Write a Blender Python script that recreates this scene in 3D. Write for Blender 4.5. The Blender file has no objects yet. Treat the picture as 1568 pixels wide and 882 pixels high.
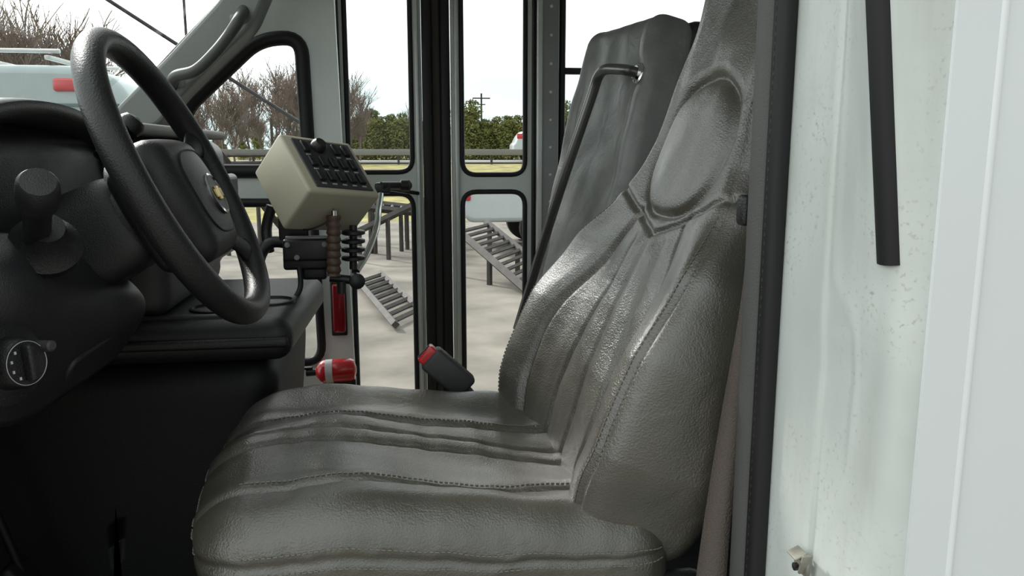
import bpy, bmesh, math, random
from mathutils import Vector, Matrix, noise
R=math.radians
random.seed(4)
ZC=1.65
PITCH=R(9.8); YAW=R(8.0); FPX=1220.0
sc=bpy.context.scene
# ------------------------------------------------------------------ survey helpers (photo measured at known depths)
Fv=Vector((math.sin(YAW)*math.cos(PITCH),math.cos(YAW)*math.cos(PITCH),-math.sin(PITCH)))
Rv=Vector((math.cos(YAW),-math.sin(YAW),0)); Uv=Rv.cross(Fv)
def ray(u,v): return Fv+Rv*((u-784)/FPX)-Uv*((v-441)/FPX)
def at(u,v,Y):
    d=ray(u,v); return d*(Y/d.y)
def atx(u,v,X):
    d=ray(u,v); return d*(X/d.x)
def atz(u,v,Z):
    d=ray(u,v); return d*(Z/d.z)
GZ=-1.65
def G(u,v): return atz(u,v,GZ)
# ------------------------------------------------------------------ materials
def mat(name,col,rough=.5,metal=0,var=0,vscale=8,bump=0,bscale=200,spec=.5,coat=0,detail=4,wr=0,spk=0,rv=0,crough=.08,wsc=15):
    m=bpy.data.materials.new(name); m.use_nodes=True
    nt=m.node_tree; b=nt.nodes['Principled BSDF']
    b.inputs['Base Color'].default_value=(*col,1); b.inputs['Roughness'].default_value=rough
    b.inputs['Metallic'].default_value=metal
    b.inputs['Specular IOR Level'].default_value=spec
    if coat: b.inputs['Coat Weight'].default_value=coat; b.inputs['Coat Roughness'].default_value=crough
    tc=nt.nodes.new('ShaderNodeTexCoord')
    n=nt.nodes.new('ShaderNodeTexNoise'); n.inputs['Scale'].default_value=vscale; n.inputs['Detail'].default_value=detail
    nt.links.new(tc.outputs['Object'],n.inputs['Vector'])
    cr=nt.nodes.new('ShaderNodeValToRGB')
    v=var if var else .04
    cr.color_ramp.elements[0].position=.3; cr.color_ramp.elements[1].position=.7
    cr.color_ramp.elements[0].color=(*[c*(1-v) for c in col],1)
    cr.color_ramp.elements[1].color=(*[min(1,c*(1+v)) for c in col],1)
    nt.links.new(n.outputs['Fac'],cr.inputs['Fac']); outc=cr.outputs['Color']
    if spk:   # grime speckle
        n4=nt.nodes.new('ShaderNodeTexNoise'); n4.inputs['Scale'].default_value=210; n4.inputs['Detail'].default_value=3
        n5=nt.nodes.new('ShaderNodeTexNoise'); n5.inputs['Scale'].default_value=9; n5.inputs['Detail'].default_value=3
        nt.links.new(tc.outputs['Object'],n4.inputs['Vector']); nt.links.new(tc.outputs['Object'],n5.inputs['Vector'])
        r4=nt.nodes.new('ShaderNodeMapRange'); r4.inputs[1].default_value=.58; r4.inputs[2].default_value=.72
        r5=nt.nodes.new('ShaderNodeMapRange'); r5.inputs[1].default_value=.42; r5.inputs[2].default_value=.62
        nt.links.new(n4.outputs['Fac'],r4.inputs[0]); nt.links.new(n5.outputs['Fac'],r5.inputs[0])
        mu=nt.nodes.new('ShaderNodeMath'); mu.operation='MULTIPLY'; nt.links.new(r4.outputs[0],mu.inputs[0]); nt.links.new(r5.outputs[0],mu.inputs[1])
        mu2=nt.nodes.new('ShaderNodeMath'); mu2.operation='MULTIPLY'; mu2.inputs[1].default_value=spk; nt.links.new(mu.outputs[0],mu2.inputs[0])
        # streaky dirt film
        mp=nt.nodes.new('ShaderNodeMapping'); mp.inputs['Scale'].default_value=(30,30,5)
        nt.links.new(tc.outputs['Object'],mp.inputs['Vector'])
        n6=nt.nodes.new('ShaderNodeTexNoise'); n6.inputs['Scale'].default_value=1; n6.inputs['Detail'].default_value=6; nt.links.new(mp.outputs['Vector'],n6.inputs['Vector'])
        r6=nt.nodes.new('ShaderNodeMapRange'); r6.inputs[1].default_value=.48; r6.inputs[2].default_value=.75; r6.inputs[4].default_value=.22; nt.links.new(n6.outputs['Fac'],r6.inputs[0])
        ad=nt.nodes.new('ShaderNodeMath'); ad.operation='ADD'; ad.use_clamp=True; nt.links.new(mu2.outputs[0],ad.inputs[0]); nt.links.new(r6.outputs[0],ad.inputs[1])
        mx=nt.nodes.new('ShaderNodeMix'); mx.data_type='RGBA'; mx.inputs[7].default_value=(.24,.23,.18,1)
        nt.links.new(ad.outputs[0],mx.inputs[0]); nt.links.new(outc,mx.inputs[6]); outc=mx.outputs[2]
    nt.links.new(outc,b.inputs['Base Color'])
    if rv:
        mr=nt.nodes.new('ShaderNodeMapRange'); mr.inputs[1].default_value=.3; mr.inputs[2].default_value=.7; mr.inputs[3].default_value=rough-rv; mr.inputs[4].default_value=rough+rv
        nt.links.new(n.outputs['Fac'],mr.inputs[0]); nt.links.new(mr.outputs[0],b.inputs['Roughness'])
    if bump:
        n2=nt.nodes.new('ShaderNodeTexNoise'); n2.inputs['Scale'].default_value=bscale; n2.inputs['Detail'].default_value=3
        nt.links.new(tc.outputs['Object'],n2.inputs['Vector'])
        bp=nt.nodes.new('ShaderNodeBump'); bp.inputs['Strength'].default_value=bump; bp.inputs['Distance'].default_value=.002
        nt.links.new(n2.outputs['Fac'],bp.inputs['Height'])
        last=bp
        if wr:
            n3=nt.nodes.new('ShaderNodeTexNoise'); n3.inputs['Scale'].default_value=wsc; n3.inputs['Detail'].default_value=3; n3.inputs['Distortion'].default_value=1.0
            nt.links.new(tc.outputs['Object'],n3.inputs['Vector'])
            b2=nt.nodes.new('ShaderNodeBump'); b2.inputs['Strength'].default_value=wr; b2.inputs['Distance'].default_value=.01
            nt.links.new(n3.outputs['Fac'],b2.inputs['Height']); nt.links.new(last.outputs['Normal'],b2.inputs['Normal']); last=b2
        nt.links.new(last.outputs['Normal'],b.inputs['Normal'])
        if coat: nt.links.new(last.outputs['Normal'],b.inputs['Coat Normal'])
    return m
def glassmat(name,tint=(1,1,1)):
    m=bpy.data.materials.new(name); m.use_nodes=True; nt=m.node_tree; nt.nodes.clear()
    o=nt.nodes.new('ShaderNodeOutputMaterial'); mx=nt.nodes.new('ShaderNodeMixShader')
    t=nt.nodes.new('ShaderNodeBsdfTransparent'); t.inputs['Color'].default_value=(*tint,1)
    g=nt.nodes.new('ShaderNodeBsdfGlossy'); g.inputs['Roughness'].default_value=.02
    f=nt.nodes.new('ShaderNodeFresnel'); f.inputs['IOR'].default_value=1.3
    nt.links.new(f.outputs[0],mx.inputs[0]); nt.links.new(t.outputs[0],mx.inputs[1]); nt.links.new(g.outputs[0],mx.inputs[2])
    nt.links.new(mx.outputs[0],o.inputs[0]); return m
LEA=mat('grey_leather',(.070,.065,.052),.34,var=.16,vscale=9,bump=.45,bscale=430,wr=.19,spec=.9,rv=.06,coat=.6,crough=.25,detail=6)
LEB=mat('passenger_vinyl',(.17,.175,.168),.38,var=.2,vscale=14,bump=.4,bscale=300,wr=.32)
THR=mat('thread',(.17,.16,.14),.7)
BLK=mat('black_plastic',(.013,.013,.014),.42,bump=.4,bscale=450)
BLK2=mat('dash_plastic',(.017,.017,.019),.42,bump=.35,bscale=600)
DGR=mat('dark_grey_plastic',(.045,.046,.048),.5,bump=.25,bscale=500)
TRM=mat('pillar_trim_grey',(.085,.086,.083),.55,bump=.25,bscale=500)
DEEP=mat('black_console',(.006,.006,.007),.55,bump=.3,bscale=400,spec=.35)
VBL=mat('dark_carpet',(.005,.005,.006),.95,bump=.5,bscale=300,spec=.1)
RUB=mat('black_rubber',(.012,.012,.013),.55,spec=.4)
WHT=mat('white_paint',(.78,.82,.84),.28,coat=.5,var=.02,vscale=2)
JMB=mat('jamb_paint',(.64,.69,.665),.42,var=.06,vscale=9,bump=.2,bscale=60,coat=.2,spk=.5)
PAN=mat('grey_interior_trim',(.68,.73,.70),.5,var=.05)
PILT=mat('a_pillar_trim',(.21,.225,.21),.6,bump=.2,bscale=300)
ALU=mat('aluminium',(.6,.62,.61),.42,metal=.5,var=.08)
ALD=mat('dark_aluminium',(.26,.27,.265),.45,metal=.3)
CHR=mat('chrome',(.75,.75,.74),.15,metal=1)
STL=mat('steel_black',(.03,.03,.032),.4,metal=.3)
TUB=mat('satin_tube',(.16,.16,.155),.3,metal=.7)
BEI=mat('beige_enclosure',(.50,.465,.36),.5,var=.04)
RED=mat('red_plastic',(.6,.02,.025),.3,coat=.4)
REDL=mat('red_lens',(.6,.03,.04),.2,coat=.6)
REDD=mat('dark_red_glow',(.25,.01,.015),.25,coat=.5)  # reflected red glow put into the plate's colour
BRN=mat('brown_grip',(.10,.06,.042),.5,bump=.6,bscale=120)
GLD=mat('gold',(.6,.45,.15),.3,metal=.8)
WEB=mat('belt_webbing',(.105,.085,.073),.8,bump=.8,bscale=500)
ASP=mat('asphalt',(.178,.158,.134),.9,var=.38,vscale=1.6,detail=15,bump=1,bscale=30)
GRS=mat('grass',(.25,.22,.07),.95,var=.45,vscale=1.5,detail=10)
ROAD=mat('road',(.22,.22,.22),.9,var=.1)
BARK=mat('bark',(.20,.155,.13),.9,var=.2)
EVG=mat('evergreen_foliage',(.17,.18,.045),.85,var=.5,vscale=1.5)
RUST=mat('weathered_steel',(.06,.052,.048),.7,metal=.2,var=.3)
GLS=glassmat('window_glass',(.98,.99,.985))
TGL=mat('car_glass',(.03,.05,.055),.08,coat=.5)
VWH=mat('vehicle_white',(.55,.60,.61),.3,coat=.5,var=.02)
FLR=mat('floor_vinyl',(.20,.18,.14),.7,var=.2,vscale=30,bump=.4,bscale=150)
DIAL=mat('dial_mark',(.6,.6,.6),.5)
# ------------------------------------------------------------------ mesh helpers
def mobj(name,V,F,m,smooth=True,sharp=None):
    me=bpy.data.meshes.new(name); me.from_pydata([tuple(v) for v in V],[],F); me.update()
    ob=bpy.data.objects.new(name,me); sc.collection.objects.link(ob); me.materials.append(m)
    if smooth:
        me.polygons.foreach_set('use_smooth',[True]*len(me.polygons))
        if sharp: me.set_sharp_from_angle(angle=R(sharp))
    return ob
def group(name,objs):
    e=bpy.data.objects.new(name,None); sc.collection.objects.link(e)
    e.empty_display_size=.1
    for o in objs: o.parent=e
    return e
def cr(pts,n=8,closed=False):
    P=[Vector(p) for p in pts]; out=[]; N=len(P)
    rng=range(N) if closed else range(N-1)
    for i in rng:
        if closed: a,b,c,d=P[i-1],P[i],P[(i+1)%N],P[(i+2)%N]
        else: a,b,c,d=P[max(0,i-1)],P[i],P[i+1],P[min(N-1,i+2)]
        for k in range(n):
            t=k/n
            out.append(.5*((2*b)+(c-a)*t+(2*a-5*b+4*c-d)*t*t+(3*b-a-3*c+d)*t**3))
    if not closed: out.append(P[-1].copy())
    return out
def sweep(name,pts,r,m,seg=12,closed=False,up=None,sx=1,sy=1):
    P=[Vector(p) for p in pts]; N=len(P); V=[];F=[]
    T=[]
    for i in range(N):
        if closed: t=P[(i+1)%N]-P[i-1]
        else: t=P[min(N-1,i+1)]-P[max(0,i-1)]
        T.append(t.normalized())
    u=Vector(up) if up else (Vector((0,0,1)) if abs(T[0].z)<.9 else Vector((1,0,0)))
    for i in range(N):
        u=(u-T[i]*u.dot(T[i])).normalized(); w=T[i].cross(u)
        rr=r[i] if isinstance(r,(list,tuple)) else r
        for k in range(seg):
            a=2*math.pi*k/seg
            V.append(P[i]+u*(math.cos(a)*rr*sx)+w*(math.sin(a)*rr*sy))
    M=N if closed else N-1
    for i in range(M):
        j=(i+1)%N
        for k in range(seg):
            k2=(k+1)%seg
            F.append((i*seg+k,i*seg+k2,j*seg+k2,j*seg+k))
    if not closed:
        F.append(tuple(range(seg-1,-1,-1))); F.append(tuple((N-1)*seg+k for k in range(seg)))
    return mobj(name,V,F,m,True,50)
def lathe(name,c,ax,prof,m,seg=32,caps=True):
    ax=Vector(ax).normalized(); c=Vector(c)
    u=Vector((0,0,1)) if abs(ax.z)<.9 else Vector((1,0,0))
    u=(u-ax*u.dot(ax)).normalized(); w=ax.cross(u); V=[];F=[]
    for (h,r) in prof:
        for k in range(seg):
            a=2*math.pi*k/seg; V.append(c+ax*h+u*math.cos(a)*r+w*math.sin(a)*r)
    for i in range(len(prof)-1):
        for k in range(seg):
            k2=(k+1)%seg; F.append((i*seg+k,i*seg+k2,(i+1)*seg+k2,(i+1)*seg+k))
    if caps:
        F.append(tuple(range(seg-1,-1,-1))); F.append(tuple((len(prof)-1)*seg+k for k in range(seg)))
    return mobj(name,V,F,m,True,40)
def frame(ez,ex=None):
    ez=Vector(ez).normalized(); ex=Vector(ex) if ex else Vector((0,1,0))
    ex=(ex-ez*ex.dot(ez)).normalized(); ey=ez.cross(ex)
    return Matrix((ex,ey,ez)).transposed()
def bx(name,c,s,m,bev=.004,M=None,seg=3):
    bm=bmesh.new(); bmesh.ops.create_cube(bm,size=1)
    for v in bm.verts: v.co=Vector((v.co.x*s[0],v.co.y*s[1],v.co.z*s[2]))
    if bev: bmesh.ops.bevel(bm,geom=bm.edges[:],offset=min(bev,min(s)*.49),segments=seg,affect='EDGES',profile=.5)
    for v in bm.verts:
        v.co=(M@v.co if M else v.co)+Vector(c)
    me=bpy.data.meshes.new(name); bm.to_mesh(me); bm.free()
    ob=bpy.data.objects.new(name,me); sc.collection.objects.link(ob); me.materials.append(m)
    me.polygons.foreach_set('use_smooth',[True]*len(me.polygons)); me.set_sharp_from_angle(angle=R(40))
    return ob
def rnd(p,h,r):
    q=Vector([max(-(h[i]-r),min(h[i]-r,p[i])) for i in range(3)]); d=p-q
    return q+d.normalized()*r if d.length>1e-9 else p
def rbox(name,dims,r,step,m,deform):
    h=[d/2 for d in dims]; n=[max(2,int(round(d/step))) for d in dims]
    idx={};V=[];F=[]
    def vid(i,j,k):
        key=(i,j,k)
        if key not in idx:
            p=Vector((-h[0]+dims[0]*i/n[0],-h[1]+dims[1]*j/n[1],-h[2]+dims[2]*k/n[2]))
            idx[key]=len(V); V.append(deform(rnd(p,h,r)))
        return idx[key]
    for k in (0,n[2]):
        for i in range(n[0]):
            for j in range(n[1]):
                f=(vid(i,j,k),vid(i+1,j,k),vid(i+1,j+1,k),vid(i,j+1,k)); F.append(f if k else f[::-1])
    for j in (0,n[1]):
        for i in range(n[0]):
            for k in range(n[2]):
                f=(vid(i,j,k),vid(i+1,j,k),vid(i+1,j,k+1),vid(i,j,k+1)); F.append(f[::-1] if j else f)
    for i in (0,n[0]):
        for j in range(n[1]):
            for k in range(n[2]):
                f=(vid(i,j,k),vid(i,j+1,k),vid(i,j+1,k+1),vid(i,j,k+1)); F.append(f if i else f[::-1])
    return mobj(name,V,F,m,True)
def roundpoly(P,r,n=6):
    out=[];N=len(P); P=[Vector(p) for p in P]
    for i in range(N):
        a,b,c=P[i-1],P[i],P[(i+1)%N]
        d1=(a-b);d2=(c-b); k=min(r,d1.length*.45,d2.length*.45)
        s=b+d1.normalized()*k; e=b+d2.normalized()*k
        for j in range(n+1):
            t=j/n; out.append((1-t)**2*s+2*t*(1-t)*b+t*t*e)
    return out
def plate(name,outer,holes,Y0,Y1,m,bev=0):
    """plate standing in the XZ plane between Y0 and Y1, with holes; points are (x,z)"""
    cu=bpy.data.curves.new(name,'CURVE'); cu.dimensions='2D'; cu.fill_mode='BOTH'
    for poly in [outer]+holes:
        sp=cu.splines.new('POLY'); sp.points.add(len(poly)-1)
        for i,p in enumerate(poly): sp.points[i].co=(p[0],p[1],0,1)
        sp.use_cyclic_u=True
    cu.extrude=abs(Y1-Y0)/2-bev; cu.bevel_depth=bev; cu.bevel_resolution=2
    if bev: cu.offset=-bev
    ob=bpy.data.objects.new(name+'_c',cu); sc.collection.objects.link(ob)
    dg=bpy.context.evaluated_depsgraph_get(); me=bpy.data.meshes.new_from_object(ob.evaluated_get(dg))
    bpy.data.objects.remove(ob)
    Mx=Matrix.Translation((0,(Y0+Y1)/2,0))@Matrix.Rotation(R(90),4,'X'); me.transform(Mx)
    me.materials.clear(); me.materials.append(m)
    o=bpy.data.objects.new(name,me); sc.collection.objects.link(o); return o
def xz(p): return (p.x,p.z)
def rp2(pts,r): return [tuple(p[:2]) for p in roundpoly([Vector((a,b,0)) for a,b in pts],r)]
def rect(x0,x1,z0,z1,r=.04): return rp2([(x0,z0),(x1,z0),(x1,z1),(x0,z1)],r)
def seal(name,poly,Y,r,m=RUB): return sweep(name,[Vector((p[0],Y,p[1])) for p in poly],r,m,8,closed=True,up=(0,1,0))
def pane(name,poly,Y): return mobj(name,[Vector((p[0],Y,p[1])) for p in poly],[tuple(range(len(poly)))],GLS,False)
def interp(x,T):
    if x<=T[0][0]: return T[0][1]
    for (a,va),(b,vb) in zip(T,T[1:]):
        if x<=b:
            t=(x-a)/(b-a); t=t*t*(3-2*t)*.5+t*.5; return va+(vb-va)*t
    return T[-1][1]
def sstep(a,b,x):
    t=max(0,min(1,(x-a)/(b-a))); return t*t*(3-2*t)
def gau(x,w): return math.exp(-(x/w)**2)
def stitches(name,pts,m=THR,gap=.0065,L=.0042,w=.0009):
    V=[];F=[];acc=0
    for a,b in zip(pts,pts[1:]):
        d=b-a; l=d.length
        if l<1e-6: continue
        t=gap-acc
        while t<l:
            c=a+d*(t/l); e=d.normalized(); s=e.cross(Vector((0,0,1)));
            if s.length<.1: s=e.cross(Vector((1,0,0)))
            s.normalize(); q=e.cross(s); o=len(V)
            for sx in(-1,1):
                for (p,r) in ((1,0),(0,1),(-1,0),(0,-1)):
                    V.append(c+e*(sx*L/2)+s*(p*w)+q*(r*w))
            for k in range(4): F.append((o+k,o+(k+1)%4,o+4+(k+1)%4,o+4+k))
            F.append((o+3,o+2,o+1,o)); F.append((o+4,o+5,o+6,o+7))
            t+=gap
        acc=l-(t-gap)
    return mobj(name,V,F,m,False)

# ================================================================== DRIVER SEAT
SY=1.08
CD=(.56,.53,.17)
def pucker(along,across,w):
    """little gathers that run out from a seam"""
    return noise.noise(Vector((along*32,across*5,7)))*gau(across,w)
def cush(p):
    x,y,z=p; top=sstep(-.03,.06,z)
    u=abs(y)/.265
    plan=1-.10*sstep(.05,.28,-x)*u*u
    yy=y*(1-.05*sstep(.1,.28,-x))
    dz=0
    dz+=top*.012*sstep(.45,.8,u)*(1-.5*sstep(-.1,-.27,x))
    dz-=top*.035*sstep(-.12,.28,x)*(1-.4*u)
    dz+=top*.012*gau(x+.13,.12)
    Yw=SY+yy
    for yc,a in ((1.165,.0070),(1.105,.0065),(1.06,.005),(.915,.0075)):
        yl=yc+.010*math.sin(x*9+yc*20)
        dz-=top*a*gau(Yw-yl,.0050); dz+=top*.004*gau(Yw-yl-.025,.02)
        dz+=top*.0026*pucker(x,Yw-yl,.028)
    nz=noise.noise(Vector((x*7,y*14,z*4)))*.008+noise.noise(Vector((x*18,y*9,3)))*.005*sstep(.3,1,u)
    nz+=.0028*noise.noise(Vector((x*34,y*8,z*12)))*(sstep(.12,.26,x)+sstep(-.2,-.27,x))
    side=sstep(.225,.262,abs(y))
    sd=gau(z-.033,.005)*side*.005-.0032*side*pucker(x,z-.033,.036)
    yy-=math.copysign(sd,y)
    fr=sstep(.23,.275,-x); xx=x*plan+fr*gau(z-.033,.006)*.005
    xx+= -.012*fr*gau(z-.05,.05)
    out=Vector((.02+xx,SY+yy*(1+nz*.5),-.488+z+dz+nz*top))
    out.x-=(out.y-SY)*.05
    return out
cushion=rbox('cushion',CD,.06,.0031,LEA,cush)
h=[d/2 for d in CD]
def cs(x,y,z,off=.001):
    q=rnd(Vector((x,y,z)),h,.06); a=cush(q)
    c=cush(Vector((x*.8,y*.8,z*.6))); return a+(a-c).normalized()*off
st=[]
for zz in (.044,.026):
    st.append([cs(-.28,.2-.4*i/60,zz) for i in range(61)]+[cs(-.28+.56*i/140,-.265,zz) for i in range(12,141)])
for yc in (1.177,.929):
    st.append([cs(-.235+.48*i/90,yc+.010*math.sin((-.235+.48*i/90)*9+yc*20)-SY,.085) for i in range(91)])
sparts=[cushion]+[stitches('cushion_stitching_%d'%i,s) for i,s in enumerate(st)]
SP=[Vector((x,0,z)) for x,z in ((.205,-.50),(.235,-.38),(.283,-.255),(.34,-.14),(.39,-.04),(.427,.07),(.452,.17),(.468,.27),(.474,.33))]
SPl=cr(SP,20); cum=[0]
for a,b in zip(SPl,SPl[1:]): cum.append(cum[-1]+(b-a).length)
H=cum[-1]
def spine(s):
    s=max(0,min(H*.9999,s)); lo,hi=0,len(cum)-1
    while hi-lo>1:
        m_=(lo+hi)//2
        if cum[m_]<=s: lo=m_
        else: hi=m_
    t=(s-cum[lo])/(cum[hi]-cum[lo]); p=SPl[lo].lerp(SPl[hi],t)
    i=min(max(lo,12),len(SPl)-13); T=(SPl[i+12]-SPl[i-12]).normalized(); return p,T
HWT=[(0,.215),(.07,.245),(.15,.265),(.27,.262),(.37,.240),(.45,.200),(.52,.168),(.6,.150),(.72,.140),(.80,.130),(.86,.10)]
BOL=[(0,.035),(.12,.058),(.26,.056),(.36,.036),(.45,.014),(.56,.0),(.9,0)]
BD=(.52,.14,H)
def back(p):
    lx,ly,lz=p; s=lz+H/2
    hw=interp(s,HWT); P,T=spine(s); N=Vector((-T.z,0,T.x))
    fw=sstep(-.01,.055,-ly); u=abs(lx)/.26
    f=0
    f+=interp(s,BOL)*sstep(.34,.90,u)*fw
    low=1-sstep(.38,.42,s)
    for c in (-.085,0.0,.085):
        cc=c*(1-.35*sstep(.1,.42,s))
        f-=.0070*low*gau(lx-cc,.0048)*fw
        f+=.0036*low*(gau(lx-cc-.030,.018)+gau(lx-cc+.030,.018))*fw
        f+=.0014*low*pucker(s,lx-cc,.02)*fw
    es=abs(lx)-(.165-.06*sstep(.2,.45,s))
    f-=.0085*gau(es,.0052)*fw*(1-sstep(.43,.46,s))
    f+=.0030*gau(es-.03,.02)*fw*(1-sstep(.44,.47,s))
    # head insert: pillow-like rounded pad sitting in an arched surround
    hz=(s-.532)/(.108 if s>.532 else .088); wx=lx*hw/.26; rx=.106*(1+.10*hz)
    ez=2.1 if hz>0 else 2.6
    d=((abs(wx)/rx)**ez+abs(hz)**ez)**(1/ez)
    pad_=max(0,1-d**3)**.6 if d<1 else 0
    f+=.014*pad_*fw
    f-=.0050*gau(d-1.02,.055)*fw
    upm=sstep(.48,.60,s)
    f+=.0055*sstep(1.02,1.22,d)*(1-sstep(1.35,2.1,d))*fw*(.15+.85*upm)
    f-=.0055*gau(s-.455-.07*(u-.6),.0050)*fw*sstep(1.05,1.16,d)
    f+=.0022*noise.noise(Vector((lx*32,3,s*6)))*gau(s-.415,.035)*fw
    f+=(noise.noise(Vector((lx*9,ly*8,s*6)))*.005+noise.noise(Vector((lx*16,5,s*11)))*.0022)*fw
    f-=.006*gau(abs(lx)-.232,.0045)*fw
    th=interp(s,[(0,.72),(.12,.92),(.22,1.0),(.4,.95),(.6,.8),(.86,.7)])
    off=(-ly-.07)*th+f
    wv=(noise.noise(Vector((ly*10,3,s*5)))*.006+noise.noise(Vector((ly*20,8,s*10)))*.0022)*sstep(.9,1,u)
    out=Vector((0,SY,0))+P+N*off+Vector((0,lx*hw/.26+math.copysign(wv,lx),0))
    out.x-=(out.y-SY)*.085*(1-.4*sstep(.4,.6,s))
    return out
backrest=rbox('backrest',BD,.050,.0031,LEA,back)
hb=[d/2 for d in BD]
def bs(lx,ly,s,off=.001):
    q=rnd(Vector((lx,ly,s-H/2)),hb,.050); a=back(q); c=back(Vector((lx*.8,ly*.3,(s-H/2)*.97))); return a+(a-c).normalized()*off
def onspine(T_,n=140): return [bs(*T_(i/n)) for i in range(n+1)]
sparts.append(backrest)
sparts.append(stitches('back_stitching_near',onspine(lambda t:(-.2265,-.07,.04+.41*t))))
sparts.append(stitches('back_stitching_near_outer',onspine(lambda t:(-.2375,-.07,.04+.41*t))))
sparts.append(stitches('back_stitching_far',onspine(lambda t:(.2265,-.07,.04+.41*t))))
sparts.append(bx('seat_base',(.03,SY,-.62),(.44,.44,.14),BLK,.02))
sparts.append(bx('seat_pedestal',(.03,SY,-.765),(.36,.36,.17),BLK,.02))
sparts.append(bx('recliner_cover',(.27,SY-.235,-.545),(.16,.03,.10),BLK,.014))
group('driver_seat',sparts)

# ================================================================== SEAT BELT
L=cr([at(1150,322,.80),at(1134,470,.80),at(1104,640,.80),at(1078,800,.795),at(1060,930,.79)],10)
Rr=cr([at(1166,322,.80),at(1160,470,.79),at(1141,640,.785),at(1119,800,.78),at(1109,930,.775)],10)
V=[];F=[]
for a,b in zip(L,Rr):
    m_=(a+b)/2+Vector((0,-.004,0)); V+= [a,m_,b]
for i in range(len(L)-1):
    F+=[(3*i,3*i+1,3*i+4,3*i+3),(3*i+1,3*i+2,3*i+5,3*i+4)]
web=mobj('webbing',V,F,WEB); md=web.modifiers.new('s','SOLIDIFY'); md.thickness=.0015
gd=bx('belt_guide',at(1144,322,.79),(.018,.02,.032),BLK,.005)
group('seat_belt',[web,gd])
p0=at(658,546,1.375); p1=at(714,594,1.375); ax=(p1-p0).normalized()
Mb=frame(ax,(0,1,0)); c=(p0+p1)/2
bk=bx('buckle_body',c,(.037,.048,.092),DGR,.008,Mb)
bt=bx('release_button',p0-ax*.004,(.027,.036,.02),RED,.004,Mb)
bslot=bx('buckle_slot',p0-ax*.0145,(.008,.028,.002),BLK,0,Mb)
stk=sweep('buckle_stalk',[p1,p1+ax*.05+Vector((0,0,-.01)),p1+ax*.08+Vector((0,0,-.08))],.014,BLK,8,sx=.5)
group('seat_belt_buckle',[bk,bt,bslot,stk])

# ================================================================== PASSENGER SEAT
ptA=at(905,52,2.19); ptB=at(1020,14,1.80)
T=Vector((.21,0,.978)); Ex=Vector((ptA.x-ptB.x,ptA.y-ptB.y,0)).normalized(); Nn=Ex.cross(T).normalized()
if Nn.x>0: Nn=-Nn
Wd=.44; Hd=.86
topc=(ptA+ptB)/2; topc.z=.315
def pback(p):
    lx,ly,lz=p; fw=sstep(0,.04,-ly); top=sstep(.2,.43,lz)
    sc_=1-.14*top
    dd=((lx+.165)**2+(lz-.285)**2)**.5
    f=fw*(.008*sstep(.6,.9,abs(lx)/.22) +noise.noise(Vector((lx*14,1,lz*12)))*.005-.006*gau(abs(lx)-.150,.006)*(1-top)-.008*gau(dd,.03))
    return topc-T*(Hd/2)+Ex*(lx*sc_)+T*lz+Nn*(-ly-.05+f)
pb=rbox('passenger_backrest',(Wd,.12,Hd),.045,.006,LEB,pback)
sh=rbox('backrest_shell',(Wd+.012,.07,Hd+.01),.034,.02,BLK,lambda p: topc-T*(Hd/2)+Ex*(p.x*(1-.14*sstep(.2,.43,p.z)))+T*p.z+Nn*(-.115-p.y))
pl=bx('passenger_seat_base',(topc.x+.02,topc.y,-.72),(.3,.3,.28),BLK,.02)
def face(lx,lz,o=0): return pback(Vector((lx,-.06,lz)))+Nn*o
pv=face(-.165,.285,.0)
bar=sweep('restraint_bar',cr([pv-Nn*.01,pv+Nn*.035,pv+Nn*.05+Ex*.03+T*.002,face(-.095,.287,.055),face(-.058,.274,.055),face(-.032,.225,.05),face(.030,.02,.045),face(.095,-.18,.04),face(.145,-.40,.04)],8),.0125,TUB,14)
bolt=lathe('bar_flange',pv+Nn*.006,Nn,[(-.004,.024),(.004,.024),(.006,.019),(.012,.016)],CHR,20)
group('passenger_seat',[pb,sh,pl,bar,bolt])

# ================================================================== STEERING WHEEL
WYc=1.15
C=at(280,277,WYc); nW=Vector((.908,0,.419)).normalized(); vW=Vector((-.419,0,.908)).normalized(); eW=Vector((0,1,0))
def W(a,b,c=0): return C+eW*a+vW*b+nW*c
Rw=.199; parts=[]
parts.append(sweep('rim',[W(Rw*math.cos(2*math.pi*i/96),Rw*math.sin(2*math.pi*i/96)) for i in range(96)],.0172,BLK,20,True,up=nW,sx=1.12))
HO=-.022
def hub(p):
    x,y,z=p
    k=1-.22*sstep(-.02,.09,-y)-.10*sstep(.03,.09,y); dome=.020*(1-(x/.1)**2)*(1-(y/.1)**2) if z>0 else 0
    return W(x*k,HO+y-.004,z+dome-.012)
parts.append(rbox('airbag_cover',(.20,.175,.05),.024,.006,BLK2,hub))
def hub2(p):
    return W(p.x*(1-.3*sstep(-.02,.09,-p.y)),HO+p.y-.01,p.z-.045)
parts.append(rbox('hub_back',(.17,.15,.05),.02,.01,BLK,hub2))
pad=[]
for i in range(48):
    a=2*math.pi*i/48; cx_=math.copysign(abs(math.cos(a))**.6,math.cos(a))*.070; cy_=math.copysign(abs(math.sin(a))**.6,math.sin(a))*.060
    pad.append(hub(Vector((cx_,cy_,.0252))))
parts.append(sweep('pad_groove',pad,.0014,RUB,6,closed=True))
for i,(a0,a1) in enumerate(((14,17),(166,163),(-46,-42),(226,222))):
    a0,a1=R(a0),R(a1)
    pts=cr([W(.07*math.cos(a0),.06*math.sin(a0)-.01,-.02),W(.12*math.cos(a0),.115*math.sin(a0)-.004,-.014),W(.16*math.cos(a1),.16*math.sin(a1),-.004),W(.196*math.cos(a1),.196*math.sin(a1),0)],6)
    n=len(pts); parts.append(sweep('spoke_%d'%i,pts,[.026-.011*math.sin(math.pi*min(1,k/(n-1)*1.1)) for k in range(n)],BLK,14,up=nW,sx=.45))
EO=HO-.012
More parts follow.
